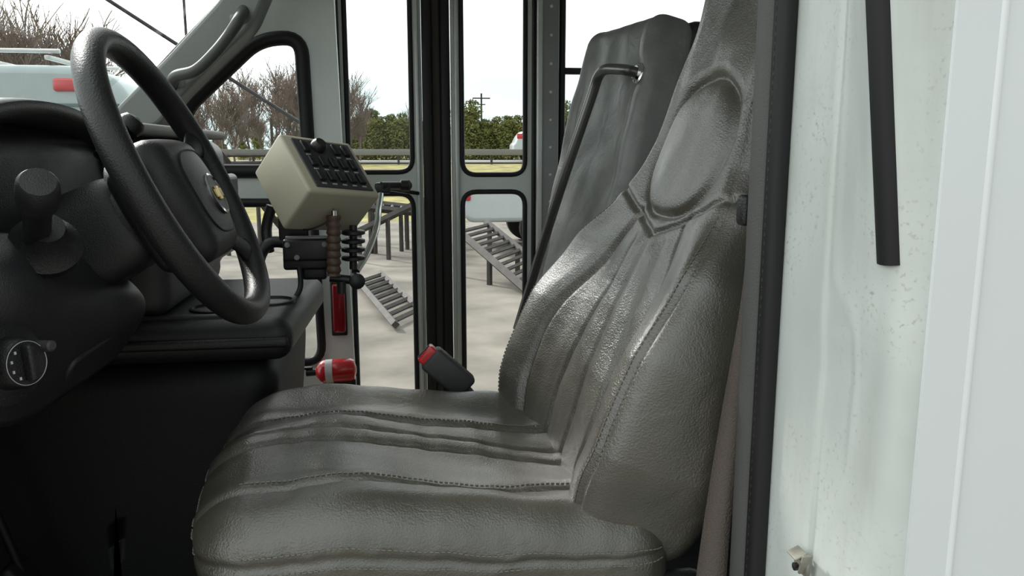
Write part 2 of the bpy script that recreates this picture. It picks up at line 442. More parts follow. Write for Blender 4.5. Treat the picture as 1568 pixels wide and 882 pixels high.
parts.append(lathe('emblem_ring',W(0,EO,.031),nW,[(0,.030),(.003,.030),(.004,.027),(.0025,.0255)],CHR,32,False))
parts.append(lathe('emblem_field',W(0,EO,.031),nW,[(0,.0265),(.0025,.0265)],DGR,32))
Mw=frame(nW,eW)
parts.append(bx('emblem_bar',W(0,EO,.035),(.038,.012,.003),GLD,.001,Mw))
parts.append(bx('emblem_block',W(0,EO,.035),(.016,.020,.0035),GLD,.001,Mw))
def col(p):
    x,y,z=p; t=(z+.14)/.28
    k=1.12-.28*t
    return W(x*k,y*k-.018-.012*(1-t),-.055-.14+z)
parts.append(rbox('column_shroud',(.16,.145,.28),.035,.01,BLK2,col))
parts.append(lathe('column_collar',W(0,-.01,-.075),nW,[(0,.07),(.02,.066),(.035,.05)],BLK,32))
k0=at(56,372,.93); k1=at(58,290,.85)
parts.append(lathe('stalk_boot',k0+Vector((0,.02,-.01)),(k1-k0),[(0,.036),(.012,.037),(.018,.030),(.03,.022),(.05,.018)],BLK,28))
parts.append(sweep('stalk_shaft',[k0+Vector((-.03,.06,-.02)),k0,k1],.0135,BLK,14))
kd=(k1-k0).normalized()
parts.append(lathe('stalk_knob',k1-kd*.028,kd,[(0,.015),(.004,.0195),(.02,.0205),(.036,.0195),(.042,.016),(.043,.001)],BLK2,28))
g0=at(150,238,1.25); g1=at(198,190,1.33)
parts.append(sweep('gear_lever',[g0,at(178,212,1.29),g1],.007,BLK,10))
parts.append(lathe('gear_knob',g1-Vector((.008,0,.012)),(.5,.2,.6),[(0,.010),(.006,.019),(.018,.0205),(.026,.016),(.030,.004)],BLK,20))
group('steering_wheel',parts)

# ================================================================== DASHBOARD
dp=[]
pf=rp2([(-.95,.0),(-.60,.035),(-.50,.03),(-.465,.005),(-.46,-.08),(-.45,-.16),(-.47,-.28),(-.54,-.36),(-.62,-.40),(-.95,-.40)],.05)
dp.append(plate('dash_body',pf,[],.70,2.25,BLK2,.008))
Vh=[];Fh=[]
arc=[]
NA=28
for i in range(NA+1):
    a=math.pi*i/NA
    arc.append((-math.cos(a),max(0,math.sin(a))**.6))
HYc=1.13
def ring(x,hw,hh,z0,yc): return [Vector((x,yc+c_*hw,z0+s_*hh)) for c_,s_ in arc]
rings=[ring(-.66,.20,.05,0,HYc),ring(-.56,.235,.085,-.02,HYc),ring(-.465,.245,.105,-.04,HYc),ring(-.448,.24,.102,-.04,HYc),ring(-.45,.222,.086,-.04,HYc),ring(-.57,.20,.06,-.04,HYc)]
for r_ in rings: Vh+=r_
n_=NA+1
for i in range(len(rings)-1):
    for k in range(NA): Fh.append((i*n_+k,i*n_+k+1,(i+1)*n_+k+1,(i+1)*n_+k))
dp.append(mobj('binnacle_hood',Vh,Fh,BLK2))
dp.append(bx('cluster_face',(-.52,HYc,-.03),(.01,.40,.13),BLK,.004))
for i,y in enumerate((-.12,0,.12)):
    dp.append(lathe('gauge_%d'%i,(-.515,HYc+y,-.02),(1,0,0),[(0,.04),(.006,.04),(.006,.036),(.002,.035),(.002,.001)],DGR,28))
cols=[((-80,372),(-80,430),(-80,520),(-80,640),.86),((20,372),(20,425),(20,505),(20,640),.90),((90,395),(92,440),(96,500),(100,590),.98),((150,425),(155,455),(160,500),(160,545),1.07),((190,440),(205,458),(205,480),(192,505),1.15),((196,470),(200,474),(198,485),(192,492),1.24)]
NV=24
grid=[]
for c4 in cols:
    Yc=c4[4]; P4=[at(c4[0][0],c4[0][1],Yc+.05),at(c4[1][0],c4[1][1],Yc),at(c4[2][0],c4[2][1],Yc),at(c4[3][0],c4[3][1],Yc+.05)]
    grid.append(cr(P4,NV//3))
rows=list(zip(*grid)); V=[];F=[]
fr_=[cr(list(r_),8) for r_ in rows]
nc=len(fr_[0])
for r_ in fr_: V+=r_
for i in range(len(fr_)-1):
    for k in range(nc-1): F.append((i*nc+k,i*nc+k+1,(i+1)*nc+k+1,(i+1)*nc+k))
lp=mobj('lower_dash_panel',V,F,BLK2); lp.modifiers.new('s','SOLIDIFY').thickness=.012
dp.append(lp)
kb=cr([at(100,590,1.01),at(112,556,1.0),at(158,522,1.06),at(190,494,1.12),at(204,462,1.16)],8)
dp.append(sweep('panel_edge_bead',kb,.0045,BLK2,12))
dp.append(rbox('switch_panel',(.08,.30,.19),.035,.012,BLK,lambda p: Vector((-.452+p.x-.10*(p.y)-.04*sstep(.0,-.09,p.z),.86+p.y,-.215+p.z+.10*p.y))))
hc=at(34,556,.86); hn=Vector((.88,-.45,.1)).normalized()
dp.append(lathe('headlight_dial',hc-hn*.045,hn,[(0,.044),(.022,.044),(.026,.034),(.028,.028),(.048,.026),(.051,.024),(.051,.001)],BLK,36))
dp.append(lathe('dial_ring',hc+hn*.0065,hn,[(0,.0230),(.0008,.0230),(.0008,.0225),(.0,.0225)],DIAL,36,False))
Mh=frame(hn,(0,0,1))
dp.append(bx('dial_grip',hc+hn*.011,(.038,.008,.012),BLK,.003,Mh))
for i in range(4):
    a=R(40+i*35); dp.append(bx('dial_mark_%d'%i,hc+hn*.0068+Mh@Vector((math.cos(a)*.017,math.sin(a)*.017,0)),(.003,.002,.001),DIAL,0,Mh))
dp.append(lathe('dimmer_knob',at(66,530,.88),hn,[(-.03,.007),(.012,.006),(.014,.004)],DGR,16))
dp.append(rbox('centre_stack',(.10,.46,.30),.03,.015,DGR,lambda p: Vector((-.455+p.x,1.66+p.y,-.14+p.z))))
for i in range(2):
    yb=1.54+i*.24
    dp.append(bx('vent_frame_%d'%i,(-.404,yb,-.035),(.012,.18,.06),BLK,.008))
    for k in range(4): dp.append(bx('vent_slat_%d_%d'%(i,k),(-.397,yb,-.054+k*.013),(.012,.165,.003),DGR,.001))
dp.append(bx('radio',(-.404,1.66,-.12),(.012,.2,.06),BLK,.006))
dp.append(bx('dash_top_pad',(-.57,1.80,.038),(.24,.85,.022),mat('light_dash_top',(.22,.22,.21),.6),.01))
dp.append(bx('glovebox',(-.44,2.08,-.16),(.03,.3,.2),BLK2,.02))
group('dashboard',dp)

ec=[]
def eng(p):
    x,y,z=p; k=sstep(.27,-.27,z)
    return Vector((-.50+x-.04*k*(1 if x>0 else 0),1.64+y,-.605+z))
ec.append(rbox('engine_cover_body',(.56,.52,.49),.05,.02,DEEP,eng))
ec.append(rbox('console_tray',(.44,.50,.075),.03,.01,BLK2,lambda p: Vector((-.405+p.x+.03*p.y,1.63+p.y,-.325+p.z))))
ec.append(bx('tray_band',(-.395,1.375,-.325),(.40,.012,.018),BLK,.006))
for i,(x,y) in enumerate(((-.34,1.50),(-.25,1.56))):
    ec.append(lathe('cup_holder_%d'%i,(x,y,-.296),(0,0,1),[(0,.045),(.012,.045),(.013,.040),(.006,.037),(.002,.034),(.002,.001)],BLK,30))
ec.append(bx('tray_lip',(-.42,1.42,-.288),(.34,.02,.012),BLK,.005))
ec.append(bx('red_pen',at(298,500,1.5),(.05,.012,.012),mat('dark_red',(.15,.01,.02),.4),.004))
group('engine_cover_console',ec)
bx('firewall',(-.84,1.4,-.62),(.06,1.7,.44),VBL,.01)
ped=[bx('brake_pedal',(-.60,1.12,-.64),(.02,.10,.07),RUB,.008,Matrix.Rotation(R(-30),3,'Y')),sweep('brake_arm',[(-.61,1.12,-.62),(-.66,1.12,-.45),(-.68,1.12,-.41)],.009,DEEP,8),
 bx('accelerator_pedal',(-.60,1.28,-.70),(.02,.06,.12),RUB,.008,Matrix.Rotation(R(-30),3,'Y')),sweep('accelerator_arm',[(-.61,1.28,-.68),(-.66,1.28,-.5),(-.68,1.28,-.41)],.007,DEEP,8)]
group('pedals',ped)

# ================================================================== CONTROL BOX ON BRACKET
px=1/750.0
A=at(426,203,1.62)
def cv(r,u,f): return (Rv*r+Uv*u+Fv*f)
e1=cv(83,4,102); e2=cv(57,-90,-43); e3=cv(-50,-52,43)
l1,l2,l3=e1.length*px,e2.length*px,e3.length*px
e1.normalize(); e2=(e2-e1*e2.dot(e1)).normalized(); e3n=e1.cross(e2); e3n=e3n if e3n.dot(e3)>0 else -e3n; e3=e3n
Mx=Matrix((e1,e2,e3)).transposed()
cb=[]
cen=A+e1*l1/2+e2*l2/2+e3*l3/2
cb.append(bx('enclosure',cen,(l1,l2,l3),BEI,.007,Mx))
def fc(a,b,d=0): return A+e1*(l1*a)+e2*(l2*b)-e3*d
cb.append(bx('button_panel',fc(.52,.5,.001),(l1*.80,l2*.84,.004),DGR,.002,Mx))
for r_ in range(3):
    for c_ in range(5):
        if r_==0 and c_ in(1,2): continue
        cb.append(bx('rocker_switch_%d_%d'%(r_,c_),fc(.24+.14*c_,.24+.25*r_,.005),(l1*.085,l2*.17,.009),BLK,.002,Mx))
        cb.append(bx('switch_label_%d_%d'%(r_,c_),fc(.24+.14*c_,.365+.25*r_,.0035),(l1*.06,l2*.022,.001),ALU,0,Mx))
cb.append(lathe('rotary_knob',fc(.42,.22,.002),-e3,[(0,.016),(.012,.015),(.018,.011),(.018,.001)],BLK,20))
def pbx(n,u,v,Y,s,m,b=.004,M=None): cb.append(bx(n,at(u,v,Y),s,m,b,M))
pbx('bracket_plate',450,350,1.70,(.06,.02,.06),STL,.004)
pbx('bracket_block',478,380,1.68,(.11,.07,.045),STL,.006)
pbx('bracket_lower',470,400,1.68,(.09,.05,.03),BLK,.006)
pbx('bracket_upper',468,330,1.70,(.10,.08,.016),STL,.004)
pbx('bracket_foot',483,415,1.69,(.05,.05,.03),BLK,.006)
pbx('bracket_bar',470,364,1.66,(.085,.012,.008),ALD,.002)
for i,(u,v) in enumerate(((440,338),(440,375),(455,394),(497,374))):
    cb.append(lathe('bolt_%d'%i,at(u,v,1.645),(0,-1,0),[(0,.0055),(.005,.0055),(.005,.003),(.010,.003)],ALD,10))
for i in range(4):
    cb.append(lathe('rubber_disc_%d'%i,at(541,356+i*13,1.66),(0,0,1),[(-.005,.019),(-.003,.024),(.003,.024),(.005,.019)],BLK,24))
cb.append(sweep('disc_axle',[at(541,345,1.66),at(541,412,1.66)],.008,STL,10))
pts=[at(511,330+i*(92/24),1.60) for i in range(25)]
cb.append(sweep('brown_handle',pts,[.0135+.0018*math.sin(i*2.1) for i in range(25)],BRN,16))
cb.append(lathe('handle_ferrule',at(511,332,1.60),(0,0,1),[(0,.007),(.012,.007),(.014,.004)],CHR,12))
cb.append(sweep('wire_loop',cr([at(511,320,1.6),at(500,340,1.6),at(470,352,1.61),at(450,345,1.64)],6),.002,STL,6))
cb.append(sweep('pivot_rod',[at(505,425,1.62),at(548,430,1.62)],.009,STL,10))
cb.append(lathe('pivot_end',at(546,430,1.62),(.2,-1,0),[(-.01,.016),(.01,.016),(.014,.010)],STL,16))
cb.append(lathe('pivot_nut',at(523,440,1.61),(0,0,1),[(-.012,.009),(.012,.009)],STL,10))
cb.append(sweep('mount_arm',cr([at(440,372,1.70),at(414,372,1.70),at(398,395,1.68),at(385,455,1.6)],6),.012,BLK,10))
cb.append(sweep('mount_arm_upper',cr([at(416,315,1.72),at(408,350,1.72),at(412,385,1.70)],6),.011,BLK,10))
cb.append(sweep('coiled_cable',cr([at(458,408,1.66),at(460,440,1.64),at(445,462,1.62),at(415,468,1.6),at(395,455,1.6)],8),.0055,RUB,8))
group('lift_control_box',cb)

# ================================================================== PASSENGER SIDE WALL, DOOR
WY=2.85
def leaf(name,x0,x1,h1,h2,extra):
    o=[plate('leaf_frame',rect(x0,x1,-1.08,.62,.005),[h1,h2],WY-.015,WY+.015,PAN),
       seal('seal_upper',h1,WY-.014,.009),seal('seal_lower',h2,WY-.014,.009),pane('glass_upper',h1,WY),pane('glass_lower',h2,WY)]+extra
    group(name,o)
leaf('door_1',-.198,.085,rect(-.170,.048,-.075,.56,.05),rect(-.165,.048,-.98,-.150,.05),
  [bx('hinge_gasket',(-.197,WY-.02,-.23),(.016,.03,1.7),RUB,.005),bx('cover_strip',(.068,WY-.022,-.23),(.014,.012,1.7),ALU,.004)])
leaf('door_2',.185,.470,rect(.222,.445,-.085,.56,.05),rect(.222,.445,-.98,-.145,.05),
  [bx('cover_strip',(.203,WY-.022,-.23),(.014,.012,1.7),ALU,.004),bx('hinge_gasket',(.474,WY-.02,-.23),(.012,.03,1.7),RUB,.004)])
ga=[bx('gasket_a',(.103,WY-.012,-.23),(.034,.05,1.7),RUB,.012),bx('gasket_b',(.165,WY-.008,-.23),(.034,.045,1.7),RUB,.012),bx('gasket_core',(.134,WY+.004,-.23),(.03,.03,1.7),mat('brown_rubber',(.05,.042,.036),.7),.006)]
group('door_centre_gasket',ga)
tp=[bx('pillar_face',(.520,WY-.02,-.20),(.078,.06,1.9),ALD,.006),bx('pillar_edge',(.490,WY-.05,-.2),(.018,.02,1.9),ALU,.003)]
for i in range(14): tp.append(lathe('rivet_%d'%i,(.53,WY-.05,-.75+i*.095),(0,-1,0),[(0,.006),(.002,.005),(.003,.001)],ALU,10))
group('door_post',tp)
wh=[rect(.575,1.30,-.08,.56,.04),rect(1.42,2.15,-.08,.56,.04),rect(2.27,2.95,-.08,.56,.04)]
plate('wall_right',[(.555,-1.08),(3.2,-1.08),(3.2,.9),(.555,.9)],wh,WY-.02,WY+.03,PAN)
for i,w_ in enumerate(wh):
    x0=min(p[0] for p in w_); x1=max(p[0] for p in w_)
    group('window_%d'%(i+3),[seal('seal',w_,WY-.02,.012),pane('glass',w_,WY),bx('transom',((x0+x1)/2,WY-.01,.275),(x1-x0,.03,.022),RUB,.004)])
bx('wall_header',(.14,WY,.76),(.84,.06,.28),PAN,.005)
CY=2.60
out=[xz(at(u,v,CY)) for u,v in ((165,195),(300,60),(425,-70),(508,-70),(523,200),(548,640),(300,640),(165,420))]
hA=rp2([xz(at(u,v,CY)) for u,v in ((282,172),(398,62),(462,58),(474,250),(466,262),(290,262))],.06)
hB=rp2([xz(at(u,v,CY)) for u,v in ((330,310),(480,310),(495,552),(330,552))],.06)
plate('cab_side_panel_front',out,[hA,hB],CY-.02,CY+.02,PAN)
group('window_1',[seal('seal',hA,CY-.02,.022),pane('glass',hA,CY)])
group('window_2',[seal('seal',hB,CY-.02,.014),pane('glass',hB,CY)])
bx('trim_1',(-.205,(CY+WY)/2,-.2),(.02,WY-CY-.05,1.9),PAN,.004)
ap=[xz(at(u,v,2.48)) for u,v in ((182,172),(262,92),(345,2),(372,-60),(470,-60),(420,-20),(392,45),(340,95),(285,150),(250,196),(205,200))]
apo=plate('pillar_cover',rp2(ap,.03),[],2.42,2.54,PILT,.012)
gh=sweep('grab_handle',cr([at(262,140,2.44),at(268,118,2.38),at(300,108,2.34),at(330,80,2.34),at(352,52,2.36),at(366,30,2.36),at(374,14,2.44)],8),.016,mat('handle_grey',(.05,.055,.052),.5),12)
fr=sweep('pillar_front_seal',cr([at(178,180,2.50),at(262,88,2.50),at(350,-6,2.50),at(380,-50,2.5)],8),.012,RUB,10)
hg=[]
for i,(u,v) in enumerate(((272,128),(366,30))): hg.append(bx('handle_mount_%d'%i,at(u,v,2.43),(.05,.03,.03),PILT,.01))
group('a_pillar',[apo,gh,fr]+hg)
wq=[Vector((-.95,.70,.02)),Vector((-.95,2.40,.02)),Vector((-.40,2.40,.52)),Vector((-.40,.70,.52))]
mobj('windshield',wq,[(0,1,2,3)],GLS,False)
bx('trim_2',(-.36,1.59,.55),(.10,1.9,.08),PILT,.02)
bx('trim_3',(-1.0,1.6,-.02),(.12,1.9,.06),BLK,.02)
sweep('a_pillar.001',[(-.98,.64,-.02),(-.70,.64,.26),(-.36,.66,.56)],.045,WHT,14)
bx('ceiling',(1.35,1.71,.88),(3.6,2.34,.04),PAN,.005)
cs_=[Vector((-.40,.60,.55)),Vector((-.40,2.86,.55)),Vector((-.3,2.86,.70)),Vector((-.3,.60,.70)),Vector((-.1,2.86,.87)),Vector((-.1,.60,.87))]
rh=mobj('ceiling_slope',cs_,[(0,1,2,3),(3,2,4,5)],PAN,False); rh.modifiers.new('s','SOLIDIFY').thickness=.02
bx('wall_back',(3.2,1.71,-.1),(.05,2.34,1.95),PAN,.005)
fl=mobj('floor',[Vector(p) for p in ((-.95,.80,-.86),(3.2,.80,-.86),(3.2,2.85,-.86),(.6,2.85,-.86),(.6,2.2,-.86),(-.3,2.2,-.86),(-.3,2.6,-.86),(-.95,2.6,-.86))],[tuple(range(8))],VBL,False)
fl.modifiers.new('s','SOLIDIFY').thickness=-.03
group('entry_step',[bx('tread',(.15,2.5,-1.10),(.86,.6,.03),FLR,.004),bx('riser',(.15,2.215,-.98),(.86,.03,.24),FLR,.004),bx('nosing',(.15,2.2,-.85),(.86,.03,.02),mat('yellow_edge',(.6,.45,.1),.6),.004)])
fx=[];q0=at(484,570,2.45);q1=at(536,566,2.45);axx=(q1-q0).normalized()
fx.append(lathe('cylinder',q0,axx,[(-.0,.013),(.012,.029),(.024,.036),(.105,.036),(.117,.030),(.123,.01)],RED,28))
fx.append(lathe('label',q0+axx*.03,axx,[(0,.0366),(.022,.0366)],mat('label_white',(.7,.7,.7),.5),28))
fx.append(lathe('valve',q0-axx*.03,axx,[(0,.011),(.03,.011)],STL,12))
fx.append(bx('valve_lever',q0-axx*.03+Vector((0,0,.015)),(.04,.014,.008),BLK,.003))
fx.append(bx('mount_bracket',q0+axx*.07+Vector((0,.02,-.08)),(.10,.05,.10),STL,.004))
group('fire_extinguisher',fx)
group('red_glow_plate',[bx('lens',at(519,472,2.56),(.040,.02,.16),REDD,.008),bx('glow_plate_back',at(519,472,2.57),(.05,.012,.18),RUB,.005)])  # added dark red plate, stands in for red light reflected on the pillar
dl=[]
dl.append(sweep('lever_rod',cr([at(546,415,2.3),at(562,388,2.35),at(576,350,2.42),at(580,318,2.5),at(583,298,2.55)],8),.010,CHR,12))
dl.append(bx('lever_joint',at(586,288,2.62),(.05,.04,.035),STL,.008))
dl.append(sweep('lever_arm',[at(584,284,2.60),at(628,284,2.66)],.012,STL,12))
dl.append(lathe('lever_knob',at(612,284,2.64),(1,0,0),[(0,.012),(.006,.019),(.03,.019),(.036,.012)],RUB,18))
dl.append(bx('lever_plate',at(578,300,2.62),(.03,.02,.05),ALU,.004))
dl.append(sweep('lever_link',[at(586,288,2.62),at(640,296,2.82)],.007,STL,8))
group('door_operating_lever',dl)

# ================================================================== B PILLAR / DRIVER SIDE BODY
def extr(name,prof,z0,z1,m,n=60,wob=None):
    V=[];F=[];k=len(prof)
    for i in range(n+1):
        z=z0+(z1-z0)*i/n
        for j,(x,y) in enumerate(prof):
            dx,dy=wob(j,z) if wob else (0,0); V.append((x+dx,y+dy,z))
    for i in range(n):
        for j in range(k-1): F.append((i*k+j,i*k+j+1,(i+1)*k+j+1,(i+1)*k+j))
    return mobj(name,V,F,m,True,60)
def fine(prof,n=5):
    P=cr([Vector((x,y,0)) for x,y in prof],n); return [(p.x,p.y) for p in P]
jp=fine([(.372,.742),(.3705,.725),(.372,.708),(.3735,.69),(.3745,.672),(.375,.66),(.3782,.655),(.379,.64),(.3795,.622),(.380,.610),(.3805,.600),(.382,.590),(.3845,.577),(.390,.568),(.400,.563),(.410,.561)],4)
def lean(z): return -.13*max(-.02,min(.6,z+.085))
def wob(j,z):
    t=j/(len(jp)-1)
    b=math.sin(max(0,min(1,(t-.15)/.75))*math.pi)
    d=(.003*b*sstep(-.15,-.25,z)+.003*b*gau(z+.19,.03)-.003*b*sstep(-.35,-.5,z))
    d+=.0007*noise.noise(Vector((j*.1,z*9,2)))*b
    tc_=.42+.16*sstep(-.10,-.16,z)-.14*sstep(-.26,-.38,z)
    d-=.0016*gau(t-tc_,.022)
    d+=lean(z)*sstep(.35,.78,t)*(1-sstep(.85,1,t))
    return (d,0)
bp=[]
bp.append(extr('jamb',jp,-1.2,.86,JMB,240,wob))
bp.append(plate('skin',[(.408,-1.25),(3.2,-1.25),(3.2,.90),(.408,.90)],[rect(.85,1.5,-.05,.55,.05),rect(1.65,2.3,-.05,.55,.05),rect(2.4,3.0,-.05,.55,.05)],.558,.566,WHT))
bp.append(extr('skin_seam',fine([(.443,.5585),(.4445,.5563),(.4465,.5556),(.4485,.5563),(.450,.5585)],3),-1.2,.86,WHT,4))
bp.append(extr('inner_trim',fine([(.62,1.05),(.47,.93),(.40,.845),(.362,.785),(.350,.770),(.349,.758),(.355,.748),(.366,.742)],4),-1.1,.86,TRM,8))
zs=[-1.1+i*.02 for i in range(98)]
bp.append(sweep('door_seal',[(.3635,.735,z) for z in zs],.0100,RUB,14))
bp.append(sweep('door_seal_lip',[(.3580,.741,z) for z in zs],.0045,RUB,10))
bp.append(stitches('seal_ribs',[Vector((.3555,.7365,-.9+i*.05)) for i in range(30)],BLK,gap=.009,L=.004,w=.0025))
zb=at(1362,404,.58).z
zz_=[zb,zb+.004]+[zb+.05*i for i in range(1,16)]
bp.append(sweep('drip_strip',[(.3868+lean(z),.583,z) for z in zz_],.0112,RUB,14,up=(1,0,0),sx=.80,sy=1.1))
bp.append(sweep('drip_strip_lip',[(.3930+lean(z),.574,z) for z in zz_],.006,RUB,10))
sp_=atx(1228,864,.371)
DUL=mat('dull_zinc',(.28,.27,.23),.6,metal=.4,var=.3,vscale=60)
bp.append(bx('bracket_plate',sp_,(.004,.026,.018),DUL,.002))
bp.append(bx('bracket_tab',sp_+Vector((-.006,.0,.012)),(.013,.018,.002),DUL,.001,Matrix.Rotation(R(-25),3,'Y')))
bp.append(bx('bracket_ear',sp_+Vector((-.003,-.011,.006)),(.010,.003,.022),DUL,.001,Matrix.Rotation(R(18),3,'X')))
bp.append(lathe('bracket_bolt',sp_+Vector((-.003,.004,-.004)),(-1,0,0),[(0,.004),(.003,.004),(.004,.002)],STL,8))
group('b_pillar',bp)
bx('door_sill',(-.25,.68,-1.0),(1.3,.24,.28),WHT,.02)
bx('trim_4',(-.25,.72,-.845),(1.25,.14,.02),BLK,.006)

# ================================================================== OUTSIDE
mobj('ground',[(-80,-30,GZ),(80,-30,GZ),(80,19,GZ),(-80,19,GZ)],[(0,1,2,3)],ASP,False)
mobj('grass_verge',[(-80,19,GZ),(80,19,GZ),(80,42,GZ+.9),(-80,42,GZ+.9),(-150,160,GZ+1.0),(150,160,GZ+1.0)],[(0,1,2,3),(3,2,5,4)],GRS,False)
bx('road',(0,50,GZ+.98),(200,10,.06),ROAD,0)
gr=[bx('rail',(0,43.5,GZ+1.55),(160,.08,.32),mat('galvanised',(.22,.22,.22),.5,metal=.4),.02)]
for i in range(60): gr.append(bx('post_%d'%i,(-75+i*2.5,43.6,GZ+1.2),(.12,.12,.8),RUST,0))
group('guardrail',gr)
def tubes(segs,m,name,sides=3):
    V=[];F=[]
    for a,b,ra,rb in segs:
        d=(b-a).normalized(); u=d.cross(Vector((.3,.9,.2))).normalized(); w=d.cross(u); o=len(V)
        for p,r in ((a,ra),(b,rb)):
            for k in range(sides):
                t=2*math.pi*k/sides; V.append(p+u*math.cos(t)*r+w*math.sin(t)*r)
        for k in range(sides): F.append((o+k,o+(k+1)%sides,o+sides+(k+1)%sides,o+sides+k))
    return mobj(name,V,F,m,False)
def tree_segs(seed):
    rg=random.Random(seed); S=[]
    def br(p,d,l,r,dep):
        n=3; q=p
        for i in range(n):
            d2=(d+Vector((rg.uniform(-1,1),rg.uniform(-1,1),rg.uniform(-.3,.6)))*.18).normalized()
            e=q+d2*(l/n); S.append((q,e,max(.0013,r*(1-.25*i/n)),max(.0013,r*(1-.25*(i+1)/n)))); q=e; d=d2
            if dep>0 and (i>0 or dep<5):
                for _ in range(1 if dep>3 else 2):
                    a=Vector((rg.uniform(-1,1),rg.uniform(-1,1),rg.uniform(.0,.9))).normalized()
                    if dep>1 or rg.random()<.85: br(q,(d+a*.95).normalized(),l*rg.uniform(.55,.75),r*.5,dep-1)
        if dep>0: br(q,d,l*.75,r*.7,dep-1)
    br(Vector((0,0,0)),Vector((0,0,1)),.30,.013,4); return S
tms=[]
for s in range(3):
    o=tubes(tree_segs(10+s),BARK,'bare_tree'); zmax=max(v.co.z for v in o.data.vertices)
    o.data.transform(Matrix.Scale(1/zmax,4)); tms.append(o.data); bpy.data.objects.remove(o)
rg=random.Random(3)
def put(me,name,x,y,z,hgt,w=1):
    o=bpy.data.objects.new(name,me); sc.collection.objects.link(o); o.location=(x,y,z); o.scale=(hgt*w,hgt*w,hgt); o.rotation_euler=(0,0,rg.uniform(0,6)); return o
def gz(y): return GZ if y<19 else (GZ+.9*(y-19)/23 if y<42 else GZ+.9)
def tree_at(u,vtop,Y,me,name,w=1):
    p=at(u,vtop,Y); z=gz(Y)-.02; put(me,name,p.x,Y,z,p.z-z,w)
for u,v,Y in ((-40,-10,34),(-12,-20,33),(10,-25,32),(35,-10,35),(58,0,36),(80,20,34),(104,40,36),(125,65,38),(145,90,40),(300,135,48),(318,115,50),(335,122,46),(352,120,46),(375,100,52),(395,92,50),(415,82,50),(432,76,47),(450,96,50),(470,106,46),(495,105,50),(527,108,48),(548,128,52),(240,165,50),(200,160,52),(700,160,60),(625,155,60)):
    tree_at(u,v,Y,tms[rg.randrange(3)],'bare_tree',1.0)
for i in range(84):
    u=-60+i*15.5+rg.uniform(-8,8); tree_at(u,rg.uniform(168,200) if u<560 else rg.uniform(178,205),rg.uniform(62,90),tms[rg.randrange(3)],'bare_tree',1.4)
def ever(seed):
    rr=random.Random(seed); V=[];F=[]
    blobs=[(rr.uniform(-.12,.12),rr.uniform(-.12,.12),rr.uniform(.12,.9)) for _ in range(34)]
    for bxx,byy,bz in blobs:
        rad=.30*(1.05-bz)+.05
        for i in range(100):
            d=Vector((rr.gauss(0,1),rr.gauss(0,1),rr.gauss(0,1))).normalized()*rad*rr.uniform(.6,1)
            c=Vector((bxx,byy,bz))+Vector((d.x,d.y,d.z*.6)); c.z=max(.03,c.z)
            a=Vector((rr.uniform(-1,1),rr.uniform(-1,1),rr.uniform(-1,1))).normalized()*.03; b=a.cross(d).normalized()*.022
            o=len(V); V+=[c-a,c+b,c+a]; F.append((o,o+1,o+2))
    for k in range(4):
        t=k*math.pi/2; V.append(Vector((math.cos(t)*.02,math.sin(t)*.02,0)))
    o=len(V)-4; V.append(Vector((0,0,.8))); F+=[(o+k,o+(k+1)%4,o+4) for k in range(4)]
    ob=mobj('evergreen',V,F,EVG,False); me=ob.data; bpy.data.objects.remove(ob); return me
evs=[ever(s) for s in range(3)]
for u,v,Y in ((536,192,57),(552,176,58),(572,160,57),(590,172,58),(606,168,57),(622,184,58),(640,180,57),(712,146,57),(724,168,58),(738,180,57),(752,178,58),(768,172,57),(784,170,58),(800,180,57),(855,142,57),(872,165,58),(395,205,57),(420,212,58),(450,205,57),(340,218,58),(372,214,57),(300,218,58),(560,188,62),(600,182,62),(760,186,62)):
    tree_at(u,v,Y,evs[rg.randrange(3)],'evergreen_tree',1.05)
def pole(name,u,vt,Y,r,arm):
    p=at(u,vt,Y); z0=gz(Y); o=[sweep('shaft',[(p.x,Y,z0),(p.x,Y,p.z)],r,RUST,8)]
    if arm: o.append(bx('crossarm',(p.x,Y,p.z-.35),(1.3,.1,.09),RUST,0)); o.append(bx('crossarm_b',(p.x,Y,p.z-.8),(.6,.1,.07),RUST,0))
    group(name,o)
pole('utility_pole',737,143,60,.07,True); pole('lamp_post',415,182,40,.07,False)
pole('flag_pole',268,-200,14,.022,False)
sweep('mirror_arm',[at(150,-10,3.0),at(268,66,3.0),at(352,120,3.0),at(466,192,3.0)],.0065,STL,8)
def ramp(name,a,b,wv,n,h=.10,legs=False):
    a=Vector(a);b=Vector(b);wv=Vector(wv); o=[]
    for i,s in enumerate((0,1)):
        o.append(sweep('side_rail_%d'%i,[a+wv*s,b+wv*s],h/2,RUST,4,up=(0,0,1)))
    for i in range(n):
        t=(i+.5)/n; p=a.lerp(b,t); o.append(sweep('rung_%d'%i,[p,p+wv],.026,RUST,4))
    if legs:
        for i,t in enumerate((.05,.5,.95)):
            for s in (0,1):
                p=a.lerp(b,t)+wv*s
                if p.z-GZ>.15: o.append(sweep('leg_%d_%d'%(i,s),[p,Vector((p.x,p.y,GZ))],.035,RUST,4))
    group(name,o)
up_=Vector((0,0,.06))
ramp('loading_ramp',G(606,507)+up_,G(548,436)+up_,G(648,486)-G(606,507),9,.08)
ramp('loading_ramp',at(335,232,13),G(446,372)+up_,Vector((.7,1.2,0)),13,.14,True)
ramp('loading_ramp',at(700,352,10.5),G(806,452)+up_,Vector((.5,1.0,0)),12,.12,True)
ramp('loading_ramp',at(560,318,13),at(680,330,14),Vector((0,1.2,0)),8,.12,True)
ramp('loading_ramp',at(545,356,12),at(640,310,12.5),Vector((.2,1.0,0)),8,.10,True)
